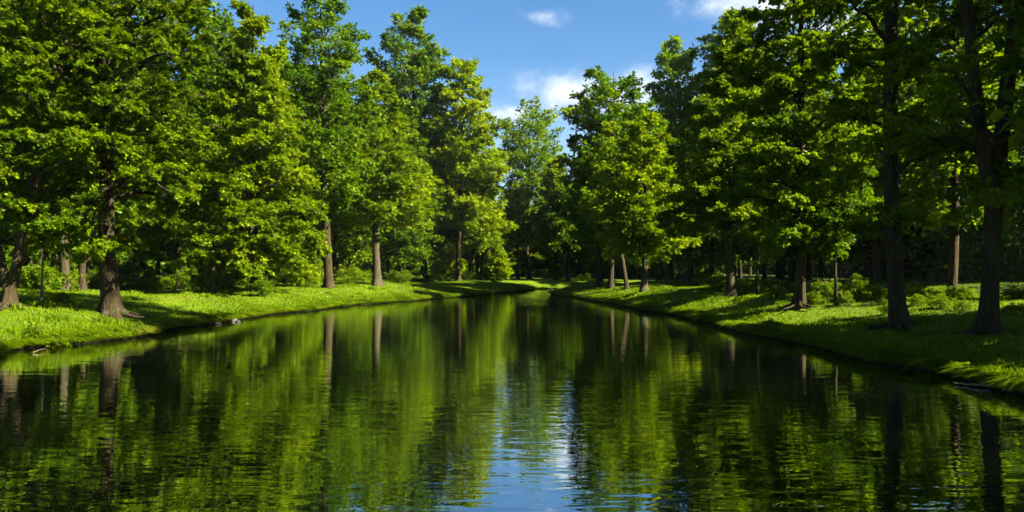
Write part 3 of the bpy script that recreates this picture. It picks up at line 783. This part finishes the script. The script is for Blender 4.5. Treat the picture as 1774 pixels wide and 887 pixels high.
def lawn_grass():
    rng = np.random.default_rng(21)
    Vs, Fq, Ft, Ts = [], [], [], []; off = 0
    for side, X, n in ((-1, XL, 150000), (1, XR, 190000)):
        y = 9 + 86 * rng.uniform(0, 1, n) ** 2.1
        edge = rng.uniform(0, 1, n) < 0.30
        d = np.where(edge, rng.exponential(0.22, n), rng.uniform(0, 1, n) ** 1.4 * (15 if side < 0 else 24))
        y0 = y
        x = X(y) + side * d
        ok = (np.abs(x) < 0.70 * y + 1)
        x, y, d, edge = x[ok], y[ok], d[ok], edge[ok]; n = len(x)
        bd = bank_dist(x, y)
        z = land_z(bd, x, y) - 0.01
        cl = 0.5 + 0.28 * np.sin(x * 2.1 + np.sin(y * 1.3) * 2) * np.sin(y * 2.7 + np.sin(x * 1.7) * 2) + 0.22 * np.sin(x * .7 + 1.3 * np.sin(y * .31)) * np.sin(y * .53 + 1.1 * np.sin(x * .6))
        nearw = np.exp(-bd / 0.9)
        h = rng.uniform(.05, .11, n) * (0.7 + 0.7 * cl) + nearw * rng.uniform(.05, .28, n) * (0.4 + cl)
        w = 0.012 + 0.0007 * y
        a = rng.uniform(0, 6.28, n)
        ld = np.stack([np.cos(a), np.sin(a)], -1) * 0.7
        ld[:, 0] -= side * nearw * 1.1
        lean = rng.uniform(.2, .8, n) + nearw * 0.5
        tint = np.clip(0.35 + 0.3 * cl + rng.normal(0, .17, n), 0, 1)
        V, (q, t), ti = blades(x, y, z, h, w, ld, lean, rng, tint)
        Vs.append(V); Fq.append(q + off); Ft.append(t + off); Ts.append(ti); off += len(V)
    for side, X in ((-1, XL), (1, XR)):
        nc = 230; yc = 11 + 62 * rng.uniform(0, 1, nc) ** 1.6; dc = rng.exponential(2.6, nc) + .1
        xc = X(yc) + side * dc
        y = np.repeat(yc, 55); x = np.repeat(xc, 55); n = len(x); rr = np.repeat(rng.uniform(.08, .3, nc), 55)
        x = x + rng.normal(0, 1, n) * rr; y = y + rng.normal(0, 1, n) * rr
        bd = bank_dist(x, y); ok = ~((x > XL(y)) & (x < XR(y))); x, y, bd = x[ok], y[ok], bd[ok]; n = len(x)
        a = rng.uniform(0, 6.28, n); ld = np.stack([np.cos(a), np.sin(a)], -1)
        hh = np.repeat(rng.uniform(.12, .30, nc), 55)[ok] * rng.uniform(.5, 1.1, n)
        V, (q, t), ti = blades(x, y, land_z(bd, x, y) - .01, hh, 0.011 + 0.0006 * y, ld, rng.uniform(.2, 1.0, n), rng, np.clip(np.repeat(rng.uniform(.2, .8, nc), 55)[ok] + rng.normal(0, .12, n), 0, 1))
        Vs.append(V); Fq.append(q + off); Ft.append(t + off); Ts.append(ti); off += len(V)
    for side, P in ((-1, BL), (1, BR)):
        k = np.nonzero((P[:, 1] > 8) & (P[:, 1] < 97) & (np.abs(P[:, 0]) < 0.72 * np.abs(P[:, 1]) + 1))[0]
        w_ = 1 / P[k, 1]; n = 42000
        j = rng.choice(k, n, p=w_ / w_.sum()); j2 = np.clip(j + 1, 0, len(P) - 1)
        u = rng.uniform(0, 1, (n, 1)); c = P[j] * (1 - u) + P[j2] * u
        tg = norm(P[j2] - P[j]); nrm = np.stack([tg[:, 1], -tg[:, 0]], -1) * (1 if side < 0 else -1)   # towards the water
        ss = j * 0.35 + u[:, 0] * 0.35
        cl = 0.5 + 0.5 * np.sin(ss * 3.1 + 2 * np.sin(ss * 0.9)) * np.sin(ss * 1.3)
        d = rng.uniform(-.06, .16, n)
        b = c - nrm * d[:, None]
        h = rng.uniform(.10, .24, n) * (0.45 + 1.1 * cl)
        a = rng.normal(0, .5, (n, 2)); ld = nrm * 0.8 + a
        y = b[:, 1]
        z = np.where(d < 0, 0.05, 0.10) + np.clip(d, 0, 1) * 0.2
        V, (q, t), ti = blades(b[:, 0], y, z, h, 0.013 + 0.0007 * y, ld, rng.uniform(.6, 1.5, n), rng, np.clip(0.4 + 0.3 * cl + rng.normal(0, .18, n), 0, 1))
        Vs.append(V); Fq.append(q + off); Ft.append(t + off); Ts.append(ti); off += len(V)
    o = mesh_np('grass', np.concatenate(Vs), [np.concatenate(Fq), np.concatenate(Ft)], M_GRASS, attr=np.concatenate(Ts), smooth=False)
    o['kind'] = 'stuff'
lawn_grass()

def tuft(px, py, n, rad, h, label, mat, seed, name='grass_tuft', out=-1):
    rng = np.random.default_rng(seed)
    b = hit(px, py)
    a = rng.uniform(0, 6.28, n); r = rad * np.sqrt(rng.uniform(0, 1, n))
    x = r * np.cos(a) * 1.3; y = r * np.sin(a)
    z = ground_z(b.x + x, b.y + y) - b.z - 0.02
    k = z > -b.z + 0.05
    x, y, z, a, r = x[k], y[k], z[k], a[k], r[k]; n = len(x)
    ld = np.stack([np.cos(a), np.sin(a)], -1) * 0.8 + rng.normal(0, .3, (n, 2)); ld[:, 0] += out * 0.35
    V, F, ti = blades(x, y, z, rng.uniform(.5, 1.1, n) * h, rng.uniform(.012, .024, n), ld, rng.uniform(.3, 1.2, n), rng, np.clip(rng.normal(.62, .2, n), 0, 1))
    o = mesh_np(name, V, F, mat, attr=ti, smooth=False); o.location = b
    return tag(o, label, 'grass tuft')
tuft(1745, 655, 3200, 0.62, 0.36, 'sunlit grass tuft overhanging the water at the right edge', M_GRASS, 1)
tuft(1345, 580, 1500, 0.7, 0.30, 'bright grass tuft at the water edge of the mid right bank', M_GRASS, 2)
tuft(20, 598, 2600, 0.8, 0.34, 'sunny thick grass tuft at the water, cut by the left edge', M_GRASS, 3, out=1)
tuft(66, 604, 240, 0.7, 0.32, 'dry straw-coloured grass tuft bending to the water on the left bank', M_STRAW, 4, out=1)

# ------------------------------------------------------------------ small things
def stone(px, py, sx, sy, sz, label, seed):
    import bmesh
    rng = np.random.default_rng(seed)
    b = hit(px, py)
    bm = bmesh.new(); bmesh.ops.create_icosphere(bm, subdivisions=3, radius=1)
    dirs = rng.normal(0, 1, (9, 3)); dirs /= np.linalg.norm(dirs, axis=1)[:, None]; cut = rng.uniform(.62, .9, 9)
    for v in bm.verts:
        c = np.array(v.co)
        for q, k in zip(dirs, cut):
            e = c @ q
            if e > k: c = c - q * (e - k)
        v.co = c * (sx, sy, sz)
    me = bpy.data.meshes.new('stone'); bm.to_mesh(me); bm.free(); me.materials.append(M_STONE)
    for p in me.polygons: p.use_smooth = True
    o = bpy.data.objects.new('stone', me); COL.objects.link(o); o.location = b + Vector((0, 0, sz * .25)); o.rotation_euler = (0.1, 0.05, seed)
    return tag(o, label, 'stone')
stone(403, 556, .22, .16, .11, 'largest pale stone on the sunny left bank at the water edge', 1)
stone(412, 558, .15, .12, .08, 'flat pale stone just right of the largest pale stone', 2)
stone(378, 562, .16, .12, .06, 'low pale stone at the waterline left of the largest pale stone', 3)

def stick(pts, r, label, name='driftwood', mat=None, forks=()):
    pts = np.array(pts, float); c = pts.mean(0); c[2] = 0
    def path(p, r):
        p = np.array(p, float) - c
        s = np.linspace(0, len(p) - 1, 14)
        q = np.stack([np.interp(s, np.arange(len(p)), p[:, k]) for k in range(3)], -1)
        q += np.random.default_rng(len(p)).normal(0, .006, q.shape)
        return tubes(q[None], (r * np.linspace(1, .25, 14))[None], 7)
    V, F = path(pts, r); V = [V]; F = [F]; off = len(V[0])
    for f in forks:
        v, q = path(f, r * .6); V.append(v); F.append(q + off); off += len(v)
    o = mesh_np(name, np.concatenate(V), np.concatenate(F), mat or M_WOOD); o.location = c
    return tag(o, label, 'driftwood')
def wpt(px, py, z=0.03):
    y = (CAM_H - z) * FPX / (py - HORIZ); return ((px - CX) / FPX * y, y, z)
stick([wpt(1717, 668, .05), wpt(1700, 667, .05), wpt(1680, 665.5, .04), wpt(1653, 664, .03)], .035, 'bleached driftwood branch lying on the water below the sunlit grass tuft', forks=[[wpt(1697, 667, .05), wpt(1703, 661, .12)]])
stick([wpt(56, 611, .02), wpt(68, 606, .08), wpt(82, 604, .05)], .014, 'bent dry twig lying in the water at the left bank', forks=[])

def post():
    b = hit(871, 487)
    e = thing('wooden_post', 'slim weathered post with dark round top on the far lawn left of the lone tree', 'post', b)
    z = np.array([-.1, 0, .6, 1.2, 1.5, 1.56, 1.62]); r = np.array([.12, .11, .10, .10, .10, .16, .12])
    V, F = tubes(np.stack([z * 0, z * 0, z], -1)[None], r[None], 10); mesh_np('shaft', V, F, M_POST, e)
    z = np.array([1.60, 1.64, 1.74, 1.86, 1.94, 1.97]); r = np.array([.05, .13, .19, .18, .1, .01])
    V, F = tubes(np.stack([z * 0, z * 0, z], -1)[None], r[None], 12); mesh_np('finial', V, F, M_BARK, e)
post()

def flower(px, py, label, s):
    b = hit(px, py)
    e = thing('white_flower', label, 'flower', b, 0, 'white flowers in the left bank grass')
    z = np.linspace(0, .20, 5); V, F = tubes(np.stack([z * 0, z * 0, z], -1)[None], np.full((1, 5), .008), 5); mesh_np('stem', V, F, M_SHRUB, e, attr=np.full(len(V), .5))
    a = np.arange(9) / 9 * 6.283; u = np.stack([np.cos(a), np.sin(a), 0 * a + .25], -1); v = np.stack([-np.sin(a), np.cos(a), 0 * a], -1)
    c = np.array([0, 0, .20])
    V = np.stack([c + u * .01, c + u * s * .7 + v * s * .3, c + u * s, c + u * s * .7 - v * s * .3], 1).reshape(-1, 3)
    mesh_np('petals', V, np.arange(36).reshape(9, 4), M_PETAL, e)
flower(556, 513, 'white flower in the sunny grass below the dark trunk of the tall airy tree', .09)
flower(567, 520, 'white flower nearest the water below the dark trunk of the tall airy tree', .08)

# ------------------------------------------------------------------ the air: a box of pale haze round the whole scene
def haze():
    m = bpy.data.materials.new('haze'); m.use_nodes = True; m.node_tree.nodes.clear(); t = NT(m.node_tree)
    out = t.new('ShaderNodeOutputMaterial'); v = t.new('ShaderNodeVolumePrincipled')
    v.inputs['Color'].default_value = (0.75, 0.88, 1.0, 1); v.inputs['Density'].default_value = HAZE
    v.inputs['Anisotropy'].default_value = 0.2
    t.link(v.outputs[0], out.inputs['Volume'])
    x, y0, y1, z0, z1 = 640, -420, 700, -2.2, 42
    V = [(a * x, (y0, y1)[b], (z0, z1)[c]) for a in (-1, 1) for b in (0, 1) for c in (0, 1)]
    F = np.array([[0, 1, 3, 2], [4, 6, 7, 5], [0, 4, 5, 1], [2, 3, 7, 6], [0, 2, 6, 4], [1, 5, 7, 3]])
    o = mesh_np('haze', np.array(V, float), F, m, smooth=False); o['kind'] = 'stuff'
HAZE = 0.00008
haze()
